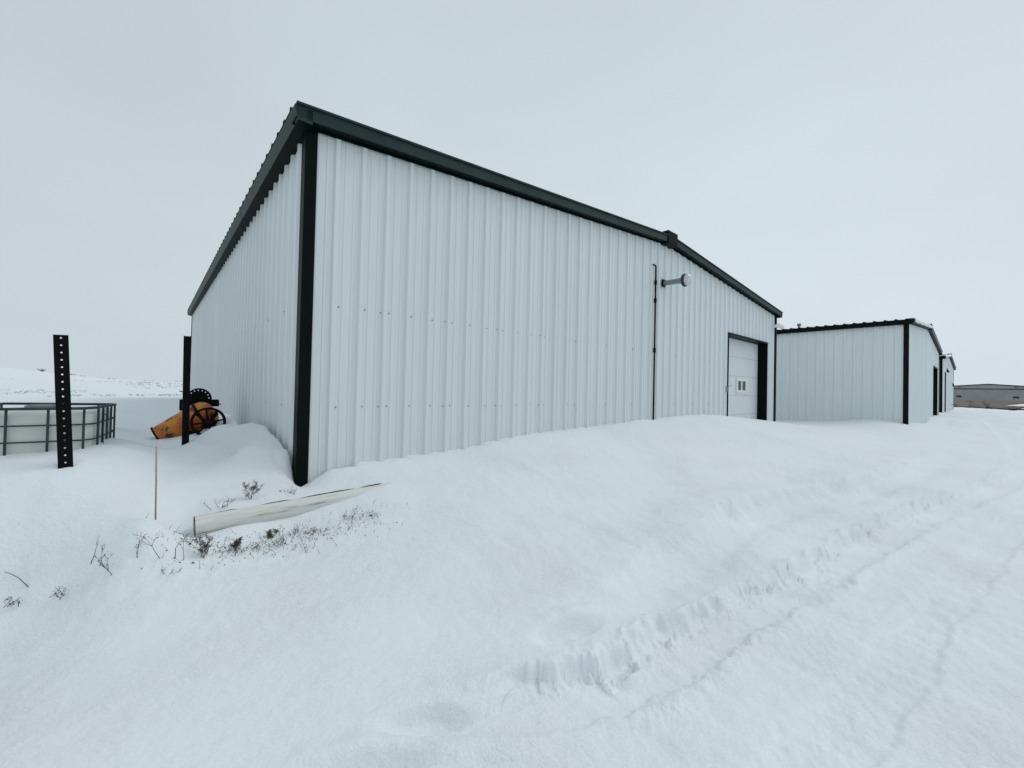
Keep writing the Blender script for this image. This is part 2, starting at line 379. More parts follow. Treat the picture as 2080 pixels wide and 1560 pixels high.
def _groove(x, y, s, t):
    s = s + .06*fbm(x*2.5, y*2.5, 3, 101)
    k = (.6+.8*vnoise(x*1.2, y*1.2, 102))*smooth(0, .08, t)
    s3 = s + .018*vnoise(x*13, y*13, 104)
    return -.040*np.maximum(k, .45*smooth(0, .08, t))*(smooth(-.15, -.11, s3)-smooth(.10, .15, s3)) + .012*k*np.exp(-((s+.19)/.05)**2) + .012*k*np.exp(-((s-.08)/.07)**2) + np.exp(-(s/.13)**2)*k*.018*fbm(x*13, y*13, 4, 103, .6)
FEATURES["rut"] = lambda x, y: _masked(x, y, PA, 1.2, _rut)
FEATURES["bank"] = lambda x, y: _masked(x, y, PC, 1.2, _bank)
FEATURES["ridge"] = lambda x, y: _masked(x, y, PB, .6, _ridge)
FEATURES["groove"] = lambda x, y: _masked(x, y, PD, 1.2, _groove)
def _blobs(x, y):
    z = np.zeros(np.shape(x))
    for cx, cy, a, b, ang, h in ((.36,2.42,.21,.075,.45,-.075),(.40,2.57,.28,.085,.40,.040),(-.34,1.80,.17,.065,.15,-.060),(-.12,1.67,.26,.06,.2,.042),(-.52,1.56,.22,.075,.25,-.060),(-.62,1.66,.22,.05,.3,.020),(-.30,1.95,.22,.07,.2,.018),(.05,1.50,.25,.08,.2,-.02),
                                 (1.00,2.18,.022,.016,.3,.020),(2.55,3.29,.04,.03,.6,.03),(5.55,5.95,.09,.07,.4,.06),(5.2,5.3,.05,.04,.4,.04),(1.9,2.2,.03,.02,.2,.016),(2.9,2.6,.03,.02,.2,.016),(3.6,3.2,.05,.03,.2,.02)):
        c, s = math.cos(ang), math.sin(ang); u = ((x-cx)*c+(y-cy)*s)/a; v = (-(x-cx)*s+(y-cy)*c)/b
        z = z + h*(np.exp(-(u*u+v*v)**2) if h < -.04 else np.exp(-(u*u+v*v)))
    # trampled snow with stubble below the log, and the lumpy drift beside the left wall
    u = ((x+1.95)*.75+(y-3.15)*.66)/1.05; v = (-(x+1.95)*.66+(y-3.15)*.75)/.32
    z = z + np.exp(-(u*u+v*v)**2)*.016*fbm(x*9, y*9, 3, 111)
    lx = (x-C1[0])*D1[0]+(y-C1[1])*D1[1]; ly = (x-C1[0])*D2[0]+(y-C1[1])*D2[1]
    co = np.interp(ly, [c_[1] for c_ in CREST[::-1]], [-c_[0] for c_ in CREST[::-1]])+.018*vnoise(ly*9, ly*0+1.7, 141)+.012*vnoise(ly*23, ly*0+5.1, 142)
    z = z - .30*smooth(0, 1, (lx+co)/.055)*smooth(-.08, .12, ly)*(1-smooth(3.2, 5.0, ly))*(lx < .6)
    k = smooth(-2.4, -1.6, lx)*smooth(.0, -.06, lx)*smooth(-.6, .1, ly)*(1-smooth(2.6, 3.6, ly))
    st = fbm(ly*1.9+.4*lx, lx*.9, 3, 145)
    z = z + k*(.010*np.tanh(9*st) + .010*fbm(x*11, y*11, 3, 147)*smooth(-.9, -.15, lx))
    kw = smooth(-.2, .1, lx)*(1-smooth(15.0, 15.4, lx))*(1-smooth(0, .05, ly))
    z = z + kw*(.022*vnoise(lx*2.6, lx*0+3.3, 131) + .012*vnoise(lx*8, lx*0+7.1, 132))*np.exp(-(ly/.16)**2) - kw*.030*np.exp(-((ly+.02)/.07)**2)
    k = smooth(-1.7, -.7, lx)*smooth(.12, -.05, lx)*smooth(-.3, .2, ly)*(1-smooth(2.6, 4, ly))
    z = z + k*(.010*fbm(x*4.4, y*4.4, 4, 115))
    # churned snow on the plain beyond the second building
    k = smooth(14, 22, x)*smooth(9, 14, y)*(1-smooth(50, 60, x))*smooth(-6, 0, .9*x-y+2)
    z = z + k*.20*fbm(x*.8, y*.8, 4, 118)
    # crest in front of the second building
    qx = lx-(CX2-2.2); qy = ly-(CY2+1.2)
    z = z + .07*np.exp(-((qx+.35*qy)/.55)**2 - (qy/1.9)**2)
    # snow scraped to hollows at the far left field
    return z
FEATURES["blobs"] = _blobs
def detail(x, y):
    R = np.hypot(x, y); fade = 1-smooth(14, 30, R)
    z = .030*fbm(x*.45, y*.45, 3, 5) * fade
    z = z + .05*fbm(x*.07+9, y*.07, 3, 45) * smooth(14, 40, R)
    # soft wind ripples on the slope in front of the wall
    px = x*.80+y*.60; py = -x*.60+y*.80
    rip = fbm(px*5.5, py*2.2, 2, 11)
    z = z + .0075*1.4*rip*fade*smooth(-1.2, .3, x)*(1-smooth(5, 9, R)) + .0035*fbm(px*4, py*1.7, 3, 13)*fade
    z = z + .0040*fbm(x*11, y*11, 3, 21, .6)*fade
    # wind-packed grain and small sastrugi on the driven ground to the right
    qx = x*.35+y*.94; qy = -x*.94+y*.35; m_ = smooth(.2, 1.6, x-.55*y+.9)*(1-smooth(10, 16, R))
    z = z + m_*.010*fbm(qx*3.5, qy*10, 3, 23, .55)*smooth(-.2, .35, vnoise(x*.8, y*.8, 24))
    z = z + m_*.0045*fbm(qx*9, qy*22, 2, 25)
    for f in FEATURES.values(): z = z + f(x, y)
    return z
def height(x, y):
    x = np.asarray(x, float); y = np.asarray(y, float)
    return base_height(x, y) + detail(x, y)
#TERRAIN_END
def gz(x, y):
    """world height of the snow at a point"""
    return float(height(np.array([x]), np.array([y]))[0]) + EYE

az = np.radians(np.r_[np.arange(-180, -58, 4.0), np.arange(-58, 58.01, .125), np.arange(62, 180, 4.0)])
rr = [.05, .4, .8, 1.1, 1.3]
while rr[-1] < 900:
    r_ = rr[-1]; rr.append(r_*(1+min(.035, max(.0034, r_/480))))
rr = np.array(rr)
RR, AA = np.meshgrid(rr, az, indexing='ij')
X = (RR*np.sin(AA)).ravel(); Y = (RR*np.cos(AA)).ravel()
Z = height(X, Y) + EYE
nr, na = len(rr), len(az)
I, J = np.meshgrid(np.arange(nr-1), np.arange(na), indexing='ij'); J2 = (J+1) % na
quads = np.stack([I*na+J, I*na+J2, (I+1)*na+J2, (I+1)*na+J], -1).reshape(-1, 4)[:, ::-1]
me = bpy.data.meshes.new("snow_field")
me.vertices.add(nr*na); me.vertices.foreach_set("co", np.stack([X, Y, Z], -1).ravel())
me.loops.add(quads.size); me.loops.foreach_set("vertex_index", quads.ravel().astype(np.int32))
me.polygons.add(len(quads)); me.polygons.foreach_set("loop_start", np.arange(0, quads.size, 4, dtype=np.int32))
me.polygons.foreach_set("use_smooth", np.ones(len(quads), bool))
me.update(calc_edges=True); me.materials.append(SNOW)
tag(link("snow_field", me), "wind-drifted snow covering the ground", kind="structure")

# brown apron in front of the far hangar, laid just over the ground
def apron():
    mb = MB(); n = 90; k = 26
    near = [(48, 62), (52.5, 56.5), (55.267, 51.827), (56.53, 51.02), (54.5, 47.66), (53.68, 45.06), (52.84, 42.65), (48.5, 37.3), (44, 30), (36, 20)]
    L = [0]
    for i in range(1, len(near)): L.append(L[-1] + math.hypot(near[i][0]-near[i-1][0], near[i][1]-near[i-1][1]))
    vs = []
    for i in range(n+1):
        d = L[-1]*i/n; j = max(q for q in range(len(L)-1) if L[q] <= d + 1e-9); t = (d-L[j])/(L[j+1]-L[j])
        ax = near[j][0]*(1-t)+near[j+1][0]*t; ay = near[j][1]*(1-t)+near[j+1][1]*t
        ax += rnd.uniform(-.8, .8); ay += rnd.uniform(-.8, .8)
        bx = 148 + 52*i/n; by = 168 - 72*i/n
        for q in range(k+1):
            u = (q/k)**1.4
            vs.append((ax+(bx-ax)*u, ay+(by-ay)*u))
    v = np.array(vs); z = height(v[:,0], v[:,1])+EYE+.10
    mb.add([(a, b, c) for (a, b), c in zip(vs, z)], [(i*(k+1)+q, (i+1)*(k+1)+q, (i+1)*(k+1)+q+1, i*(k+1)+q+1) for i in range(n) for q in range(k)], True)
    o = mb.build("apron", APRON); tag(o, "bare brown apron in front of the far hangar", kind="structure")
    return o
APR = apron()

# ------------------------------------------------------------------ metal buildings
LAP, RIB = .9144, .3048
GB = -1.2                                    # building floor, relative to the eye
W_, L_ = 15.24, LAP*18
EAVE, RIDGE = 2.80-GB, 2.80-GB+W_/24         # local heights
def profile(a, b, fine=True):
    pts = []
    k0 = int(math.floor(a/RIB))-1; k1 = int(math.ceil(b/RIB))+1
    for k in range(k0, k1+1):
        c = k*RIB
        pts += [(c-.040, 0), (c-.023, .036), (c+.023, .036), (c+.040, 0)]
        if fine:
            for m in (c+.1016, c+.2032): pts += [(m-.016, 0), (m-.010, .007), (m+.010, .007), (m+.016, 0)]
    def h(x):
        for (x0, y0), (x1, y1) in zip(pts, pts[1:]):
            if x0 <= x <= x1: return y0+(y1-y0)*(x-x0)/(x1-x0)
        return 0
    inner = [p for p in pts if a+1e-4 < p[0] < b-1e-4]
    return [(a, h(a))] + inner + [(b, h(b))]
def strip_mesh(name, prof, place, lo, hi, m):
    """ribbed sheet: place(u, out, z) -> point, lo(u)/hi(u) give the ends"""
    vs = []; fs = []
    for u, o in prof: vs += [place(u, o, lo(u)), place(u, o, hi(u))]
    for i in range(len(prof)-1): fs.append((2*i, 2*i+2, 2*i+3, 2*i+1))
    me = bpy.data.meshes.new(name); me.from_pydata(vs, [], fs); me.update(); me.materials.append(m)
    return me
def roofz(u): return EAVE + min(u, W_-u)/12
def trim_box(name, m, parent, path, w0, w1, h0, h1, normal=(0, -1, 0)):
    """a box-section trim running along path (2 points); offset along normal w0..w1, height h0..h1"""
    mb = MB(); n = Vector(normal); vs = []
    for p in path:
        p = Vector(p)
        for w, h in ((w0, h0), (w1, h0), (w1, h1), (w0, h1)): vs.append(p + n*w + Vector((0, 0, h)))
    mb.add(vs, [(0,1,5,4),(1,2,6,5),(2,3,7,6),(3,0,4,7),(3,2,1,0),(4,5,6,7)])
    o = mb.build(name, m, parent)
    return o
def hangar(origin, label, wallm, trimm, roofm, door, screws=True, rake2=None):
    fancy = True
    root = empty("metal_building", (origin[0], origin[1], EYE+GB), YAW)
    tag(root, label, "building", "white metal hangars in a row")
    dx0, dx1, dz = door
    # front wall, panel by panel, cut round the door
    npan = int(math.ceil(W_/LAP))
    def front_piece(a, b, lo, front=True):
        hi = lambda u: roofz(u)-.01
        if front: pl = lambda u, o, z: (u, -o, z)
        else: pl = lambda u, o, z: (u, L_+o, z)
        me = strip_mesh("wall_panel", profile(a, b, fancy), pl, lambda u: lo, hi, wallm)
        link("wall_panel", me, root)
    for k in range(npan):
        a, b = k*LAP, min((k+1)*LAP, W_)
        front_piece(a, b, 0, False)
        cuts = sorted({a, b} | {c for c in (dx0, dx1, W_/2) if a < c < b})
        for p, q in zip(cuts, cuts[1:]):
            mid = (p+q)/2
            front_piece(p, q, dz if dx0 < mid < dx1 else 0)
    me = strip_mesh("wall_panel", profile(0, LAP, fancy), lambda u, o, z: (-o, u, z), lambda u: 0, lambda u: EAVE-.01, wallm)
    mr_ = strip_mesh("wall_panel", profile(0, LAP, False), lambda u, o, z: (W_+o, u, z), lambda u: 0, lambda u: EAVE-.01, wallm)
    ra = strip_mesh("roof_panel", profile(0, LAP, False), lambda u, o, x: (x, u, EAVE+.135+o+x/12), lambda u: -.19, lambda u: W_/2, roofm)
    rb = strip_mesh("roof_panel", profile(0, LAP, False), lambda u, o, x: (W_-x, u, EAVE+.135+o+x/12), lambda u: -.19, lambda u: W_/2, roofm)
    for k in range(18):
        link("wall_panel", me, root, (0, k*LAP, 0)); link("wall_panel", mr_, root, (0, k*LAP, 0))
        link("roof_panel", ra, root, (0, k*LAP, 0)); link("roof_panel", rb, root, (0, k*LAP, 0))
    # corner trims: an L of two flanges
    for cx, sx in ((0, 1), (W_, -1)):
        for cy, sy in ((0, 1), (L_, -1)):
            mb = MB(); t = .044
            x0, x1 = sorted((cx-sx*t, cx+sx*.078)); y0, y1 = sorted((cy-sy*t, cy+sy*.001)); mb.box((x0, y0, 0), (x1, y1, EAVE-.006))
            x0, x1 = sorted((cx-sx*t, cx+sx*.001)); y0, y1 = sorted((cy+sy*.001, cy+sy*.10)); mb.box((x0, y0, 0), (x1, y1, EAVE-.006))
            mb.build("corner_trim", trimm, root)
    # rake trims on the gables
    s12 = 1/12; ov = .17
    for y, n in ((0, (0, -1, 0)), (L_, (0, 1, 0))):
        for sgn, xa in ((1, -ov), (-1, W_+ov)):
            p0 = (xa, y, EAVE-ov*s12); p1 = (W_/2, y, RIDGE)
            mm = (RAKE if trimm is GREEN else trimm) if sgn == 1 else (rake2 or (RAKE if trimm is GREEN else trimm))
            trim_box("rake_trim", mm, root, (p0, p1), ov-.012, ov, -.004, .125, n)
            trim_box("soffit", trimm, root, (p0, p1), -.02, ov-.014, -.002, .120, n)
            trim_box("rake_flashing", trimm, root, (p0, p1), .0375, .043, -.030, -.003, n)
            trim_box("rake_cap", mm, root, (p0, p1), -.05, ov+.02, .127, .150, n)
        x = W_/2
        mb = MB(); sg = n[1]
        ya, yb = sorted((y+sg*(ov+.024), y-sg*.05)); mb.box((x-.22, ya, RIDGE-.06), (x+.22, yb, RIDGE+.235))
        mb.build("ridge_end_cap", trimm, root, bevel=.02)
    # eave gutters in lengths, with lap joints
    for x, sx in ((0, -1), (W_, 1)):
        for k in range(5):
            y0 = -ov if k == 0 else .02+k*3.3; y1 = L_+ov if k == 4 else (k+1)*3.3+.012
            mb = MB(); vs = []
            pr = ((.01, -.03), (.15, -.03), (.185, .10), (.185, .118), (.01, .118))
            g = .003*(k % 2)
            for yy in (y0, y1):
                for o, h in pr: vs.append((x+sx*(o+g), yy, EAVE+h-.012))
            m = len(pr)
            mb.add(vs, [(i, (i+1) % m, (i+1) % m+m, i+m) for i in range(m)] + [tuple(range(m-1, -1, -1)), tuple(range(m, 2*m))])
            mb.build("gutter", RAKE if trimm is GREEN else trimm, root)
            mb = MB(); a_, b_ = sorted((x+sx*.005, x+sx*.153)); mb.box((a_, y0+.004, EAVE-.052), (b_, y1-.004, EAVE-.0435)); mb.build("soffit", trimm, root)
    mb = MB(); mb.box((W_/2-.18, -.1, RIDGE+.145), (W_/2+.18, L_+.1, RIDGE+.175)); mb.build("ridge_cap", roofm, root)
    # screws in two rows
    if screws:
        mb = MB()
        for zz in (-.24-GB, .908-GB):
            u = .2
            while u < W_-.3:
                kk = round(u/RIB)
                for du in ((.058, -.052) if kk % 3 == 0 else (.058,)):
                    p = kk*RIB+du
                    if not (dx0-.05 < p < dx1+.05 and zz < dz):
                        zj = zz+rnd.uniform(-.006, .006)
                        mb.lathe([(.0, .008), (.0065, .008), (.011, .0005)], axis_matrix((p, -.001, zj), (0, -1, 0)), 6, False)
                u += RIB
            for q in range(1, 54):
                for du in ((.058, -.052) if q % 3 == 0 else (.058,)):
                    mb.lathe([(.0, .008), (.0065, .008), (.011, .0005)], axis_matrix((-.001, q*RIB+du, zz+rnd.uniform(-.006, .006)), (-1, 0, 0)), 6, False)
        mb.build("screw", SCREW, root, kind="stuff")
    # door recess
    rec = .26
    mb = MB(); t = .03
    mb.box((dx1, -.034, 0), (dx1+t, rec+.1, dz-.002)); mb.build("door_jamb", trimm, root)
    mb = MB(); mb.box((dx0-t, -.034, 0), (dx0, rec+.1, dz-.002)); mb.build("door_jamb", trimm, root)
    mb = MB(); mb.box((dx0-t, -.044, dz), (dx1+t, rec+.1, dz+.05)); mb.build("door_header", trimm, root)
    return root
def overhead_door(root, dx0, dx1, tops, window):
    """sectional door: each section a piece of its own with a recessed joint"""
    d = empty("overhead_door"); d.parent = root
    rec = .26
    for a, b in zip(tops[1:], tops):
        mb = MB(); mb.box((dx0, rec, a+.004), (dx1, rec+.045, b-.004))
        o = mb.build("door_section", DOORW, d, bevel=.006)
    mb = MB(); mb.box((dx0, rec+.012, tops[-1]), (dx1, rec+.05, tops[0])); mb.build("weather_seal", GASKET, d)
    mb = MB(); mb.box((dx1-.30, rec-.03, -.86-GB), (dx1-.20, rec, -.80-GB)); mb.build("handle", BLACK, d, bevel=.004)
    wx0, wx1, wz0, wz1 = window
    wroot = empty("window"); wroot.parent = root
    mb = MB(); f = .075; y0, y1 = rec-.035, rec+.002
    mb.box((wx0-.05, y0, wz0-.05), (wx1+.05, y1, wz0+.035)); mb.box((wx0-.05, y0, wz1-.035), (wx1+.05, y1, wz1+.05))
    mb.box((wx0-.05, y0, wz0+.035), (wx0+f, y1, wz1-.035)); mb.box((wx1-f, y0, wz0+.035), (wx1+.05, y1, wz1-.035))
    xm = (wx0+wx1)/2; mb.box((xm-.045, y0+.004, wz0+.035), (xm+.045, y1, wz1-.035))
    mb.build("frame", WHITE, wroot, bevel=.004)
    for a, b in ((wx0+f, xm-.045), (xm+.045, wx1-f)):
        mb = MB(); mb.box((a, rec-.012, wz0+.035), (b, rec-.004, wz1-.035)); mb.build("pane", GLASS, wroot)

B1 = hangar(C1, "large white ribbed metal building with dark green trim, nearest the camera", WALL, GREEN, ROOF, (11.22, 14.39, 1.74-GB))
zt = 1.74-GB
overhead_door(B1, 11.22, 14.39, [zt, 1.185-GB, .591-GB, -.012-GB, -.615-GB, -1.18-GB], (12.56, 13.33, .12-GB, .48-GB))
P2 = loc2w(CX2, CY2); P3 = loc2w(39.05, -2.92)
B2 = hangar(P2, "white metal building with black corner trim and snowy roof edge, second in the row", WALL_OLD, BLACKTRIM, ROOF, (11.1, 14.25, 1.80-GB), False, ROOF)
B3 = hangar(P3, "white metal building farthest along the row, mostly hidden behind the second one", WALL_OLD, BLACKTRIM, ROOF, (2.45, 4.0, 1.94-GB), False, ROOF)
for b, (x0, x1, z1) in ((B2, (11.1, 14.25, 1.80-GB)), (B3, (2.45, 4.0, 1.94-GB))):
    mb = MB(); mb.box((x0, .26, 0), (x1, .30, z1)); mb.build("door", DOORW, b)
# latch beside the big door
mb = MB(); mb.box((11.04, -.05, .08-GB), (11.12, -.033, .24-GB)); mb.tube([(11.08, -.05, .22-GB), (11.08, -.10, .24-GB), (11.26, -.11, .27-GB)], .012, 8); mb.build("door_latch", GALV, B1)

def snow_slab(P, label):
    """snow plastered along the left half of the gable roof edge"""
    mb = MB(); n = 40; vs = []; rows = []
    for i in range(n+1):
        u = .02+(W_/2-.12)*i/n; z = roofz(u)
        j = .02*math.sin(i*1.9)+.015*math.sin(i*.7+1)
        prof = ((-.195, .02+j*.6), (-.222-abs(j), .06), (-.215, .13), (-.17, .175+j*.5), (.0, .18), (.04, .158), (-.16, .155), (-.194, .13), (-.194, .02+j*.6))
        rows.append(len(prof)); vs += [(u, y, z+h) for y, h in prof]
    k = rows[0]
    mb.add(vs, [(i*k+j, i*k+(j+1) % k, (i+1)*k+(j+1) % k, (i+1)*k+j) for i in range(n) for j in range(k)] + [tuple(range(k)), tuple(n*k+j for j in range(k-1, -1, -1))], True)
    o = mb.build("roof_snow", SNOW); o.location = (P[0], P[1], EYE+GB); o.rotation_euler = (0, 0, YAW)
    tag(o, label, "snow", "snow along the roof edges")
snow_slab(P2, "snow lying along the gable roof edge of the second building")
snow_slab(P3, "snow lying along the gable roof edge of the farthest building in the row")

def at_building(o, P, lx, ly, z):
    p = np.array(P) + lx*D1 + ly*D2; o.location = (p[0], p[1], EYE+z); o.rotation_euler = (0, 0, YAW)
# roof vent on the second building
v = empty("roof_vent"); at_building(v, P2, .8, 3.6, 2.80+.135+.8/12)
tag(v, "small metal vent pipe standing on the roof of the second building", "roof vent")
mb = MB(); mb.lathe([(.05, -.02), (.05, .17)], Matrix(), 14); mb.build("pipe", GALV, v)
mb = MB(); mb.lathe([(0, .27), (.075, .26), (.08, .17), (0, .165)], Matrix(), 14); mb.build("cap", GALV, v)

# black conduit up the gable wall
c = empty("conduit"); at_building(c, C1, 7.13, 0, 0)
tag(c, "thin black conduit running up the front wall to a point below the ridge", "conduit")
mb = MB(); mb.tube([(0, -.055, -1.0), (0, -.055, 2.78), (-.012, -.055, 2.815), (-.05, -.05, 2.83), (-.10, -.035, 2.83), (-.11, .01, 2.83)], .018, 10); mb.build("pipe", BLACK, c)
for z in (2.45, 2.05, .95):
    mb = MB(); mb.lathe([(.02, -.05), (.030, -.045), (.030, .045), (.02, .05)], Matrix.Translation((0, -.055, z)), 10); mb.build("coupling", BLACK, c)

# barn light on its arm
l = empty("barn_light"); at_building(l, C1, 7.5, 0, 2.505)
tag(l, "barn light on a short grey arm sticking out of the front wall beside the conduit", "wall light")
mb = MB(); mb.box((-.075, -.055, -.085), (.075, -.032, .085)); mb.build("wall_plate", BLACK, l, bevel=.008)
mb = MB(); mb.lathe([(.05, .05), (.056, .06), (.060, .42), (.075, .47), (.075, .52)], axis_matrix((0, 0, 0), (0, -1, -.04)), 20); mb.build("arm", GALV, l)
mb = MB(); mb.lathe([(.0, .505), (.135, .51), (.14, .53), (.14, .555), (.125, .57), (.0, .575)], axis_matrix((0, 0, 0), (0, -1, -.04)), 28); mb.build("reflector_ring", CAGE, l)
mb = MB(); mb.lathe([(.118, .572), (.123, .60), (.112, .64), (.075, .668), (.035, .680), (.0, .683)], axis_matrix((0, 0, 0), (0, -1, -.04)), 28); mb.build("lens", LENS, l)

# twin flood light on the right corner
l = empty("flood_light"); at_building(l, C1, 15.02, -.04, 2.42)
tag(l, "white twin flood light on the far right corner of the near building", "flood light")
mb = MB(); mb.lathe([(0, .07), (.05, .065), (.06, .0)], axis_matrix((0, 0, 0), (0, -1, 0)), 16); mb.build("base", WHITE, l)
for s in (-1, 1):
    mb = MB(); d = Vector((s*.8, -.55, -.12)); p = Vector((s*.04, -.07, 0))
    mb.tube([(0, -.05, 0), p + d*.05], .022, 8)
    mb.lathe([(0, .05), (.035, .055), (.048, .10), (.075, .19), (.078, .215), (.06, .22), (0, .20)], axis_matrix(p, d), 18)
    mb.build("lamp_head", WHITE, l)

# shaded wall lights on the farthest building
for i, (lx, z, lab) in enumerate(((4.84, 2.2, "dark wedge-shaped wall light high on the gable of the farthest building"), (13.3, 1.33, "dark wedge-shaped wall light near the right corner of the farthest building"))):
    l = empty("wall_light"); at_building(l, P3, lx, 0, z); tag(l, lab, "wall light", "wall lights on the farthest building")
    mb = MB(); vs = []
    for x in (-.12, .12): vs += [(x, -.036, .17), (x, -.06, .17), (x, -.19, -.14), (x, -.036, -.14)]
    mb.add(vs, [(0,1,2,3), (7,6,5,4), (0,4,5,1), (1,5,6,2), (2,6,7,3), (3,7,4,0)]); mb.build("hood", BLACK, l, bevel=.01)
    mb = MB(); mb.box((-.09, -.16, -.155), (.09, -.05, -.143)); mb.build("lens", LENS, l)
# small tap pipe on the farthest building
l = empty("wall_tap"); at_building(l, P3, 12.0, 0, -.42); tag(l, "small dark pipe end sticking out low on the farthest building", "pipe")
mb = MB(); mb.tube([(0, .01, 0), (0, -.35, 0), (.0, -.38, -.06)], .03, 8); mb.build("pipe", BLACK, l)

# ------------------------------------------------------------------ far hangar beyond the apron
FH = empty("far_hangar", (165.5, 143.6, EYE), math.atan2(-D2[1], -D2[0]))
tag(FH, "long low grey hangar in the distance beyond the brown apron", "hangar")
FW = simple("grey_hangar_cladding", (.46, .49, .50), .6, var=.10, scale=.5)
FWD = simple("grey_hangar_door", (.42, .45, .46), .6, var=.12, scale=.4)
hw = 15.0; hz = lambda x: 5.72-abs(x)*.088
# local x to the right along the face, local y away from the camera
mb = MB()
n = 30
for i in range(n):
    a, b = -hw+2*hw*i/n, -hw+2*hw*(i+1)/n
    mb.add([(a, 0, 4.2), (b, 0, 4.2), (b, 0, hz(b)), (a, 0, hz(a))], [(0, 1, 2, 3)])
    r = .03
    mb.box((a-.05, -r, 4.2), (a+.05, 0.001, hz(a)-.05))
mb.build("gable_wall", FW, FH)
for k in range(2):
    mb = MB(); a = -13.5+27*k/2; b = a+27/2-.006
    mb.box((a, -.02, -.3), (b, .12, 3.92)); mb.build("door_leaf", FWD, FH)
mb = MB(); mb.box((-hw, -.12, 3.93), (hw, .1, 4.2)); mb.build("door_beam", BLACK, FH)
mb = MB(); mb.box((-hw, -.10, -.35), (hw, .05, .06)); mb.build("door_sill", BLACK, FH)
for sx in (-1, 1):
    mb = MB(); a, b = sorted((sx*13.5, sx*hw)); mb.box((a, -.02, -.4), (b, .1, 3.92)); mb.build("side_wall", FW, FH)
    trim_box("rake_trim", BLACKTRIM, FH, ((sx*(hw+.2), 0, hz(hw)), (0, 0, hz(0))), 0, .25, -.06, .16, (0, -1, 0))
    mb = MB(); mb.add([(sx*(hw+.2), -.2, hz(hw)+.17), (0, -.2, hz(0)+.17), (0, 30, hz(0)+.17), (sx*(hw+.2), 30, hz(hw)+.17)], [(0, 1, 2, 3)]); mb.build("roof", ROOF, FH)
    mb = MB(); mb.box((sx*hw-.05, .1, -.4), (sx*hw+.05, 30, hz(hw)+.1)); mb.build("long_wall", FW, FH)
for a, b, z0, z1 in ((-7.5, -6.35, 1.02, 1.66), (5.5, 6.75, 1.02, 1.56)):
    wn = empty("window"); wn.parent = FH
    mb = MB(); mb.box((a, -.05, z0), (b, -.022, z1)); mb.build("pane", GLASS, wn)
    mb = MB(); t = .05
    mb.box((a-t, -.06, z0-t), (b+t, -.02, z0)); mb.box((a-t, -.06, z1), (b+t, -.02, z1+t)); mb.box((a-t, -.06, z0), (a, -.02, z1)); mb.box((b, -.06, z0), (b+t, -.02, z1)); mb.box(((a+b)/2-.03, -.062, z0), ((a+b)/2+.03, -.052, z1))
    mb.build("frame", BLACK, wn)
for x, z, lab in ((-6.75, 4.78, "small dark lamp under the left roof slope of the far hangar"), (6.1, 4.80, "small dark lamp under the right roof slope of the far hangar")):
    l = empty("gable_lamp"); l.location = FH.matrix_basis @ Vector((x, 0, z)); l.rotation_euler = FH.rotation_euler
    tag(l, lab, "wall light", "lamps on the far hangar")
    mb = MB(); mb.box((-.05, -.25, .05), (.05, -.03, .12)); mb.build("arm", BLACK, l)
    mb = MB(); mb.lathe([(.05, .12), (.10, .10), (.28, -.10), (.26, -.10), (.05, .05)], Matrix.Translation((0, -.30, 0)), 14); mb.build("shade", BLACK, l)

# ------------------------------------------------------------------ steel posts
def perforated_post(name, top, bottom, width, depth_, pitch, rot, label):
    """U-channel post: a web with real holes and two flanges, from bottom (below the snow) to top"""
    top = Vector(top); bottom = Vector(bottom); H = (top-bottom).length
    r = empty(name, bottom); tag(r, label, "post")
    z = (top-bottom).normalized(); x = Vector((math.cos(rot), math.sin(rot), 0)); x = (x-z*x.dot(z)).normalized(); y = z.cross(x)
    r.rotation_euler = Matrix((x, y, z)).transposed().to_euler()
    mb = MB(); hw = width/2; n = int(H/pitch); t = .004
    for side in (0, t):
        for k in range(n+1):
            z0 = H-(k+1)*pitch; z1 = H-k*pitch
            if z0 < 0: z0 = 0
            if z1-z0 < pitch*.9:
                mb.add([(-hw, side, z0), (hw, side, z0), (hw, side, z1), (-hw, side, z1)], [(0, 1, 2, 3)]); continue
            zc = z1-pitch*.42; hr = .0066
            outer = [(hw, zc), (hw, z1), (0, z1), (-hw, z1), (-hw, zc), (-hw, z0), (0, z0), (hw, z0)]
            inner = [(hr*math.cos(a*math.pi/4), zc+hr*math.sin(a*math.pi/4)) for a in range(8)]
            vs = [(p, side, q) for p, q in outer]+[(p, side, q) for p, q in inner]
            mb.add(vs, [(i, (i+1) % 8, 8+(i+1) % 8, 8+i) for i in range(8)])
            if side == 0: mb.add([(p, 0, q) for p, q in inner]+[(p, t, q) for p, q in inner], [(i, (i+1) % 8, 8+(i+1) % 8, 8+i) for i in range(8)])
    mb.build("web", BLACK, r)
    for s in (-1, 1):
        mb = MB(); a, b = sorted((s*hw, s*(hw-.005))); mb.box((a, 0.0045, 0), (b, depth_, H)); mb.build("flange", BLACK, r)
    return r
perforated_post("sign_post", (-3.560, 3.25, EYE+.354), (-3.437-.018, 3.25, EYE-1.05), .083, .03, .0577, math.radians(46.6),
                "black perforated steel post leaning left in front of the caged tote")
r = empty("angle_post", (-4.075, 5.2, EYE-1.1), math.radians(40)); tag(r, "plain black steel angle post standing in front of the yellow mixer", "post")
r.rotation_euler = (0, -.012, math.radians(40))
mb = MB(); mb.box((-.036, 0, 0), (.036, .007, 1.684)); mb.build("front_flange", BLACK, r)
mb = MB(); mb.box((-.036, .0075, 0), (-.029, .075, 1.690)); mb.box((.029, .0075, 0), (.036, .075, 1.690)); mb.build("side_flange", BLACK, r)

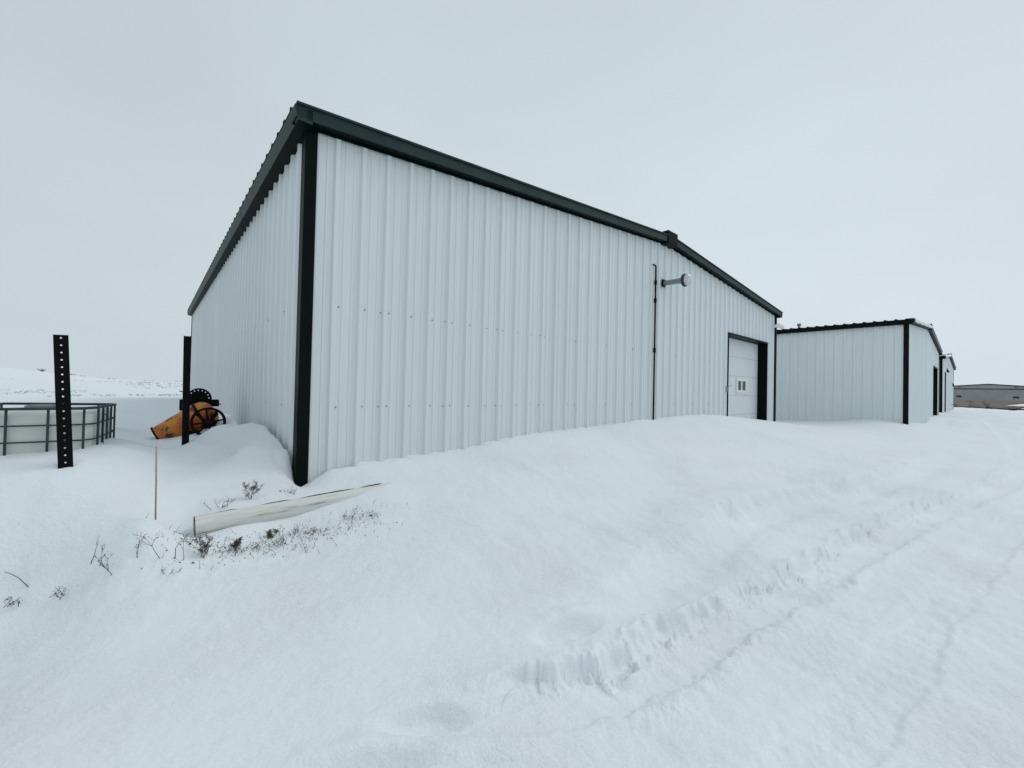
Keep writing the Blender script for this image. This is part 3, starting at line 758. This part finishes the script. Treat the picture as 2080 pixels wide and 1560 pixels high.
# driveway marker stake
zb = gz(-2.687, 3.16)
s = empty("marker_stake", (-2.687, 3.16, zb-.05)); tag(s, "thin faded orange marker stake standing in the snow left of the white log", "marker stake")
mb = MB(); mb.tube([(0, 0, 0), (-.006, 0, .35), (-.014, 0, EYE-.492-zb+.05)], [.0055, .0052, .005], 8); mb.build("rod", STAKE, s)
mb = MB(); mb.tube([(-.008, 0, .40), (-.013, 0, EYE-.492-zb+.046)], .0058, 8, False); mb.build("reflective_sleeve", simple("pale_sleeve", (.42, .30, .29), .5), s)

# ------------------------------------------------------------------ caged tote tank
TY = math.atan2(.58, .815)
T = empty("caged_tote", (-3.77, 3.75, EYE-1.25), TY)
tag(T, "white plastic tote tank in a grey tubular cage, sunk in snow behind the leaning post", "tote tank")
TW, TD, TR = .80, 1.02, .12                                # local x to the left is negative; corner at the origin
def rrect(inset, n=6):
    x0, x1, y0, y1, r = -TW+inset, 0-inset, 0+inset, TD-inset, max(TR-inset, .02); pts = []
    for cx, cy, a0 in ((x1-r, y0+r, -90), (x1-r, y1-r, 0), (x0+r, y1-r, 90), (x0+r, y0+r, 180)):
        for i in range(n+1):
            a = math.radians(a0+90*i/n); pts.append((cx+r*math.cos(a), cy+r*math.sin(a)))
    return pts
def loop_tube(name, z, rad, parent, inset=0.0, m=CAGE, sag=0.0):
    p = rrect(inset); p = p+p[:2]
    mb = MB(); mb.tube([(a, b, z+sag*math.sin(3*a+5*b)) for a, b in p], rad, 8, False); return mb.build(name, m, parent)
loop_tube("top_rail", 1.0, .0125, T, sag=.006)
for z in (.855, .715, .57): loop_tube("horizontal_bar", z, .007, T, .004, sag=.004)
def on_perim(kind, v):
    if kind == 'f': return (v, 0)
    if kind == 'r': return (0, v)
    if kind == 'b': return (v, TD)
    return (-TW, v)
for kind, vals in (('f', (-.07, -.29, -.53)), ('r', (.13, .33, .52, .70, .88)), ('b', (-.15, -.40, -.65)), ('l', (.15, .4, .65, .88))):
    for v in vals:
        a, b = on_perim(kind, v); mb = MB(); mb.tube([(a, b, .3), (a, b, .72), (a, b, 1.0)], .009, 8); mb.build("vertical_bar", CAGE, T)
mb = MB(); pr = [(.035, .25), (.030, .5), (.024, .93), (.05, .965), (.13, .972)]; vs = []
k = len(rrect(0))
for ins, z in pr: vs += [(a, b, z) for a, b in rrect(ins)]
mb.add(vs, [(i*k+j, i*k+(j+1) % k, (i+1)*k+(j+1) % k, (i+1)*k+j) for i in range(len(pr)-1) for j in range(k)] + [tuple((len(pr)-1)*k+j for j in range(k))], True)
mb.build("bottle", TOTE, T)
mb = MB(); mb.lathe([(.12, .0), (.12, .035), (.09, .045), (0, .045)], Matrix.Translation((-.42, .45, .97)), 24); mb.build("lid", simple("grey_green_lid", (.14, .19, .18), .6), T)
mb = MB(); mb.tube([(.012, .24, .97), (.03, .16, .93), (.035, .10, .86), (.03, .10, .80), (.022, .18, .74), (.02, .25, .70), (.022, .24, .62), (.02, .18, .58)], .0032, 5)
mb.tube([(.012, .24, .93), (.022, .34, .92), (.02, .42, .88)], .003, 5); mb.build("wire", BLACK, T)

# ------------------------------------------------------------------ cement mixer
KX = .835
MXP = Vector((-4.706, 6.2, EYE)); myaw = math.atan2(4.706, 6.2)
M = empty("cement_mixer", (MXP.x, MXP.y, EYE-1.0), myaw)
tag(M, "rusty yellow cement mixer with spoked iron wheels, half buried beside the left wall", "cement mixer")
def mp(zx, zy, dy=0.0):                                     # millimetre grid of the machine's side view
    return Vector(((zx-903)/1180.6*KX, dy, ((349-zy)/943.3-.042)*KX+1.0))
ax0 = mp(252, 1245, .30); axd = Vector((.868, 0, .497))
dm = axis_matrix(ax0, axd)
mb = MB(); mb.lathe([(.150, .012), (.158, 0), (.166, .002), (.168, .02), (.158, .03), (.195, .30), (.232, .575)], dm, 40)
drum = mb.build("drum", DRUM, M)
mb = MB(); mb.lathe([(.232, .577), (.243, .577), (.243, .61), (.232, .61)], dm, 40, False); mb.build("band", RUSTB, drum)
mb = MB(); mb.lathe([(.232, .611), (.222, .68), (.185, .745), (.11, .79), (0, .80)], dm, 40); mb.build("rear_bowl", DRUM, drum)
mb = MB(); mb.lathe([(.168, .0), (.172, .005), (.172, .02), (.168, .024)], dm, 40, False); mb.build("rim_band", RUSTB, drum)
mb = MB(); mb.lathe([(0, .04), (.15, .035)], dm, 30); mb.build("drum_inside", HOLE, drum)
p = mp(250, 1255, .27); mb = MB(); mb.tube([p, p+Vector((-.07, -.02, -.035))], .014, 8); mb.build("tilt_lever", BLACK, M)
# channel beam over the drum with its drop leg
a = mp(585, 610, .50); b = mp(1295, 735, .62)
mb = MB(); mb.box((a.x, a.y, b.z+.02), (b.x, b.y, a.z)); mb.box((a.x, a.y-.005, mp(0, 800).z), (mp(690, 0).x, b.y, b.z+.02)); mb.box((mp(1150, 0).x, a.y-.02, b.z), (b.x+.004, a.y-.002, a.z-.02)); mb.box((mp(610, 0).x, .46, .0), (mp(660, 0).x, .52, mp(0, 800).z)); mb.build("frame_beam", BLACK, M)
mb = MB(); mb.tube([mp(1290, 690, .6), mp(1345, 703, .62)], .009, 6); mb.build("axle_pin", BLACK, M)
mb = MB(); mb.tube([mp(580, 455, .44), mp(760, 520, .46)], .008, 6); mb.build("crank_rod", BLACK, M)
# perforated pulley disc, slightly tilted
pc = mp(930, 590, .47); pm = axis_matrix(pc, (.22, -1, .12)); R0 = .158
mb = MB(); n = 96; rings = (0.0, .03, .09, .122, .142, R0)
for side, off in ((0, 0), (1, -.014)):
    for q in range(len(rings)-1):
        for j in range(n):
            if rings[q] == .122 and (j % 6) in (0, 1): continue
            a0, a1 = 2*math.pi*j/n, 2*math.pi*(j+1)/n
            mb.add([pm @ Vector((rings[q+e_]*math.cos(g_), rings[q+e_]*math.sin(g_), off)) for e_, g_ in ((0, a0), (1, a0), (1, a1), (0, a1))], [(0, 1, 2, 3)])
mb.lathe([(R0, -.03), (R0+.006, -.03), (R0+.006, .02), (R0, .02)], pm, 48, False)
mb.lathe([(.0, .06), (.03, .06), (.035, .0)], pm, 16); mb.build("pulley", BLACK, M)
# two spoked wheels
def wheel(c, R, tilt):
    w_ = empty("wheel"); w_.parent = M
    wm = axis_matrix(c, tilt)
    mb = MB(); mb.lathe([(R-.034, -.022), (R, -.022), (R, .022), (R-.034, .022), (R-.034, -.022)], wm, 48, False); mb.build("rim", RUSTB, w_)
    mb = MB(); mb.lathe([(0, .06), (.035, .06), (.045, .05), (.045, -.05), (0, -.06)], wm, 20); mb.build("hub", RUSTB, w_)
    for k in range(8):
        a = 2*math.pi*k/8+.16; d = Vector((math.cos(a), math.sin(a), 0))
        mb = MB(); mb.tube([wm @ (d*.03), wm @ (d*(R-.02))], [.015, .011], 8); mb.build("spoke", RUSTB, w_)
wheel(mp(1100, 975, -.02), .222, (.10, -1, .06))
mb = MB(); mb.tube([mp(1105, 975, -.02), mp(1105, 975, .6)], .022, 10); mb.build("axle", RUSTB, M)
# gear housing and struts behind the wheel
mb = MB(); mb.tube([mp(1000, 760, .2), mp(1240, 1010, .12)], .02, 8); mb.tube([mp(1000, 1090, .1), mp(1260, 830, .1)], .024, 8); mb.tube([mp(1240, 800, .1), mp(1150, 960, .1)], .018, 8)
mb.lathe([(0, -.05), (.085, -.05), (.10, 0), (.085, .05), (0, .05)], axis_matrix(mp(1105, 1010, .14), (0, -1, 0)), 18); mb.build("gear_housing", RUSTB, M)
mb = MB(); mb.box(tuple(mp(780, 1290, .05)), tuple(mp(1270, 1130, .12))); mb.build("axle_beam", RUSTB, M)
mb = MB(); mb.box(tuple(mp(1110, 850, .16)), tuple(mp(1180, 900, .20))); mb.build("rusty_bracket", DRUM, M)

# ------------------------------------------------------------------ white log half buried in the snow
p0 = Vector((-2.545, 3.37, EYE-1.170)); p1 = Vector((-1.18, 4.53, EYE-1.095))
d = (p1-p0); Ln = d.length
lg = empty("painted_log", p0); lg.rotation_euler = d.to_track_quat('Z', 'Y').to_euler()
tag(lg, "weathered white painted log lying half buried in the snow at the near corner", "log")
mb = MB(); n = 32; k = 40; vs = []
for i in range(k+1):
    z = Ln*i/k
    for j in range(n):
        a = 2*math.pi*j/n; r_ = .088*(1-.12*i/k)*(1+.03*math.sin(3*a+1)+.02*math.sin(7*a+z*2)+.008*math.sin(17*a+z*9))
        vs.append((r_*math.cos(a), r_*math.sin(a), z))
mb.add(vs, [(i*n+j, i*n+(j+1) % n, (i+1)*n+(j+1) % n, (i+1)*n+j) for i in range(k) for j in range(n)], True)
mb.build("trunk", LOGM, lg)
wl = lg.rotation_euler.to_matrix().inverted()
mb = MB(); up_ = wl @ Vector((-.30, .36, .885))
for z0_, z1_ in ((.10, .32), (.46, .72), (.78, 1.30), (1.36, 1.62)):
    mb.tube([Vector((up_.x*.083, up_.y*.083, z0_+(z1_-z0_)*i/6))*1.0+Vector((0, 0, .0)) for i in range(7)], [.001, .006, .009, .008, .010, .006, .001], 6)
mb.build("gap_shadow_strip", HOLE, lg)  # dark strips painting the shadow of the gap between log top and snow
mb = MB(); vs = [(v[0]*.985, v[1]*.985, -.004+.003*math.sin(j)) for j, v in enumerate(vs[:n])]; vs.append((0, 0, -.010)); mb.add(vs, [((j+1) % n, j, n) for j in range(n)]); mb.build("cut_end", LOGEND, lg)

# ------------------------------------------------------------------ dry weeds
def weed(x, y, h, kind, label, seed, lean=(0, 0)):
    q = random.Random(seed); z0 = gz(x, y)
    root = empty("dry_weed", (x, y, z0-.01)); tag(root, label, "dry weed", "dry weeds poking through the snow")
    st = MB(); sdm = MB()
    def seeds(p, n, s):
        for _ in range(n):
            c = p+Vector((q.gauss(0, s), q.gauss(0, s), q.gauss(0, s))); r_ = q.uniform(.0016, .0042)
            sdm.lathe([(0, r_*1.3), (r_*.6, 0), (0, -r_*1.3)], Matrix.Translation(c) @ Euler((q.random()*3, q.random()*3, 0)).to_matrix().to_4x4(), 5, False)
    def branch(p, d, L, r_, depth):
        pts = [p]; dd = d.copy()
        for i in range(5):
            dd = (dd+Vector((q.gauss(0, .16), q.gauss(0, .16), q.gauss(.02, .10)))).normalized(); pts.append(pts[-1]+dd*L/5)
        st.tube(pts, [r_*(1-.14*i) for i in range(6)], 4, False)
        if depth > 0:
            for i in range({"bush": 4, "twig": 3, "stem": 1, "clump": 2}[kind]):
                t = q.randint(1, 5); a = q.uniform(0, 6.28)
                nd = (dd*.8+Vector((math.cos(a), math.sin(a), .35))*.75).normalized(); branch(pts[t], nd, L*q.uniform(.3, .5), r_*.65, depth-1)
        if kind == "bush": seeds(pts[-1], 6, .007); seeds(pts[3], 4, .006); seeds(pts[4], 4, .006)
        elif kind == "clump": seeds(pts[-1], 3, .008)
        elif kind == "twig" and q.random() < .8: seeds(pts[-1], 2, .004)
    n = {"bush": 3, "twig": 1, "stem": 1, "clump": 9}[kind]
    for i in range(n):
        a = q.uniform(0, 6.28); s = {"bush": .35, "twig": .15, "stem": .15, "clump": 1.2}[kind]
        d0 = Vector((math.cos(a)*s+lean[0], math.sin(a)*s+lean[1], 1)).normalized()
        b0 = Vector((q.gauss(0, .035), q.gauss(0, .035), 0)) if kind == "clump" else Vector((0, 0, 0))
        branch(b0, d0, h*q.uniform(.7, 1.05), .0022 if kind != "stem" else .0026, 2 if kind in ("bush", "twig") else 1)
    st.build("stem", WEED, root)
    if sdm.v: sdm.build("seed_head", SEED, root, kind="stuff")
def arch(x, y, pts, label, r_=.0025):
    root = empty("dry_grass_blade", (x, y, gz(x, y)-.01)); tag(root, label, "dry grass", "dry weeds poking through the snow")
    mb = MB(); mb.tube(pts, [r_*(1-.12*i) for i in range(len(pts))], 4, False); mb.build("blade", WEED, root)
weed(-2.37, 3.80, .16, "bush", "rusty brown weed standing tallest behind the near half of the white log", 1, (-.1, 0))
weed(-2.51, 3.62, .09, "clump", "low spreading brown weed behind the cut end of the white log", 2)
weed(-2.13, 4.03, .05, "clump", "small rust red tuft at the log, below the dark corner trim", 3)
weed(-2.53, 2.84, .23, "twig", "thin branching weed in the snow, directly below the marker stake and left of the others", 4, (-.25, 0))
weed(-2.39, 2.86, .20, "twig", "forked pale weed just right of the thin branching one under the marker stake", 5, (-.1, 0))
weed(-2.27, 2.91, .16, "twig", "slender leaning weed in the middle of the weed row", 6, (.3, 0))
weed(-2.18, 2.98, .16, "bush", "dark red-brown weed leaning right at the right end of the weed row", 7, (-.6, .1))
weed(-2.83, 2.82, .16, "stem", "single bare stalk near the left end of the weed row", 8, (-.2, 0))
weed(-2.75, 2.80, .13, "twig", "short sparse weed beside the single bare stalk", 9)
weed(-2.60, 2.74, .15, "twig", "small weed leaning left at the front edge of the weed row", 10, (-.3, 0))
weed(-2.66, 2.77, .10, "twig", "stubby two-armed weed behind the leaning front one", 11)
weed(-2.84, 2.70, .05, "clump", "flat little twig cluster at the front of the weed row", 12)
arch(-3.24, 2.73, [(.10, 0, .0), (.04, .0, .055), (-.02, 0, .085), (-.06, 0, .095)], "lone bent grass blade at the far left edge of the snow")
weed(-3.14, 2.66, .045, "clump", "tiny dark twig below the lone bent grass blade", 14)
weed(-2.29, 2.80, .05, "clump", "tiny dark weed in front of the middle of the weed row", 15)
weed(-2.15, 3.16, .07, "clump", "dark tuft right under the cut end of the log", 16)
weed(-1.93, 3.42, .10, "clump", "dark brown clump below the middle of the log, lower of two", 17)
weed(-1.84, 3.58, .10, "clump", "dark brown clump below the middle of the log, upper of two", 18)
weed(-1.46, 3.80, .07, "clump", "dark clump below the far end of the log", 19)
weed(-1.28, 3.83, .06, "clump", "small dark clump farthest right below the log", 20)
weed(-2.10, 3.20, .09, "bush", "reddish dry sprig leaning against the front of the log near its cut end", 21, (.3, 0))
weed(-2.02, 3.25, .07, "clump", "low dark clump between the log's cut end and the two brown clumps", 22)
weed(-2.04, 3.10, .09, "twig", "bare forked twig in front of the low dark clump below the log", 23, (.2, 0))
weed(-1.98, 3.48, .07, "bush", "small bushy sprig touching the underside of the log's middle", 24)
weed(-1.68, 3.62, .055, "clump", "tiny dark clump between the brown pair and the far end of the log", 25)
weed(-1.86, 3.33, .07, "clump", "blackish clump in the snow in front of the brown pair below the log", 26)
weed(-2.22, 3.05, .12, "stem", "upright bare stalk behind the dark red-brown weed", 27)
arch(-2.32, 2.90, [(0, 0, 0), (.0, .0, .08), (.03, 0, .13), (.09, 0, .13), (.14, .0, .09)], "arched dry stalk bending over between the weeds")

# loose stubble and crumbs of soil nobody could count
mb = MB(); q = random.Random(99)
pts = []
for _ in range(430):
    t = q.random(); cx = -2.45+1.25*t+q.gauss(0, .13); cy = 2.98+.85*t+q.gauss(0, .11)
    pts.append((cx, cy))
zs = height(np.array([p[0] for p in pts]), np.array([p[1] for p in pts]))+EYE
for (cx, cy), z in zip(pts, zs):
    if q.random() < .55:
        r_ = q.uniform(.002, .007)*(1.9 if q.random() < .12 else 1)
        mb.lathe([(0, r_*.7), (r_, 0), (0, -r_)], Matrix.Translation((cx, cy, z)) @ Euler((q.random(), q.random(), q.random()*6)).to_matrix().to_4x4() @ Matrix.Diagonal((1.8, .8, .8, 1)), 5, False)
    else:
        L = q.uniform(.012, .06); a = q.uniform(0, 6.28); mb.tube([(cx, cy, z-.004), (cx+math.cos(a)*L*.3, cy+math.sin(a)*L*.3, z+L*.5), (cx+math.cos(a)*L*.7, cy+math.sin(a)*L*.7, z+L*.8)], [.0016, .0013, .0007], 3, False)
tag(mb.build("stubble", SEED), "scattered stubble and crumbs of soil in the snow below the log", kind="stuff")

# grass showing through on the far slope
mb = MB(); q = random.Random(5); pts = []
while len(pts) < 260:
    a = math.radians(q.uniform(-55, -34)); r_ = q.uniform(25, 46)
    x, y = r_*math.sin(a), r_*math.cos(a)
    if float(vnoise(np.array([x*.13]), np.array([y*.13]), 3)[0]) > .06: pts.append((x, y))
zs = height(np.array([p[0] for p in pts]), np.array([p[1] for p in pts]))+EYE
for (x, y), z in zip(pts, zs):
    for _ in range(3):
        L = q.uniform(.03, .10); a = q.uniform(0, 6.28); s = q.uniform(.05, .18)
        mb.tube([(x, y, z-.02), (x+math.cos(a)*s, y+math.sin(a)*s, z+L)], [.012, .006], 3, False)
tag(mb.build("slope_grass", SLOPE), "dry grass tips showing through the snow on the far slope", kind="stuff")

# bare bushes on the skyline
def bush(x, y, h, wd, seed, label, group="bare bushes on the skyline"):
    q = random.Random(seed); z = gz(x, y)
    r = empty("bare_bush", (x, y, z-.1)); tag(r, label, "bush", group); mb = MB()
    def grow(p, d, L, rad, dep):
        e_ = p+d*L; mb.tube([p, (p+e_)/2+Vector((q.gauss(0, .04), q.gauss(0, .04), 0))*L, e_], [rad, rad*.8, rad*.6], 4, False)
        if dep:
            for _ in range(4):
                nd = (d+Vector((q.gauss(0, .6), q.gauss(0, .6), q.gauss(.1, .35)))).normalized(); grow(p.lerp(e_, q.uniform(.5, 1)), nd, L*.62, rad*.6, dep-1)
    for _ in range(5):
        d0 = Vector((q.gauss(0, wd), q.gauss(0, wd), 1)).normalized(); grow(Vector((q.gauss(0, wd*.4), q.gauss(0, wd*.4), 0)), d0, h*.42, .035*h/1.6, 3)
    mb.build("branches", BRUSH, r)
bush(-113.7, 100, 1.5, .95, 1, "round bare bush standing highest on the left skyline")
for i, (x, y, h) in enumerate(((-108.5, 101.5, .7), (-107, 101, .6), (-105.2, 101, .6), (-98, 101, .7), (-91, 103, .5), (-89.3, 103, .55), (-86.5, 103, .45), (-83.7, 104, .6))):
    bush(x, y, h, .9, 30+i, ("low bare bush on the left skyline, nearest to the right of the round one", "low bare bush on the skyline, the one just left of the leaning post", "low bare bush on the skyline, touching the left edge of the leaning post", "low bare bush on the skyline, the largest right of the leaning post", "tiny bare bush on the skyline, second right of the leaning post", "tiny bare bush on the skyline, third right of the leaning post", "tiny bare bush on the skyline, second from the right of the row", "low bare bush on the skyline, rightmost of the row")[i], "low bare bushes on the skyline")
bush(-125, 88, 1.3, 1.2, 77, "pale bare bush on the skyline cut by the left edge of the photo")

# seam in the apron and two strips of snow left on it
def ground_strip(name, m, pts, wd, lift, parent=None):
    mb = MB(); pts = [Vector((a, b, 0)) for a, b in pts]; vs = []; fine = []
    for a, b in zip(pts, pts[1:]):
        for i in range(12): fine.append(a.lerp(b, i/12))
    fine.append(pts[-1]); n = len(fine)
    for i, p in enumerate(fine):
        t = (fine[min(i+1, n-1)]-fine[max(i-1, 0)]).normalized(); s_ = Vector((-t.y, t.x, 0))*wd*(.75+.5*abs(math.sin(i*1.7)))
        for k in (-1, 1):
            v_ = p+s_*k; vs.append((v_.x, v_.y, gz(v_.x, v_.y)+lift))
    mb.add(vs, [(2*i, 2*i+1, 2*i+3, 2*i+2) for i in range(n-1)]); return mb.build(name, m, parent)
ground_strip("seam", HOLE, [(108.2, 95.0), (87.3, 76.4), (66.4, 57.7), (52.6, 45.2)], .16, .14, APR)
ground_strip("snow_strip", SNOW, [(70, 57.5), (79.0, 63.9), (92, 73)], .9, .13, APR)
ground_strip("snow_strip", SNOW, [(50.5, 40.0), (56, 45.0), (60, 48)], .35, .13, APR)
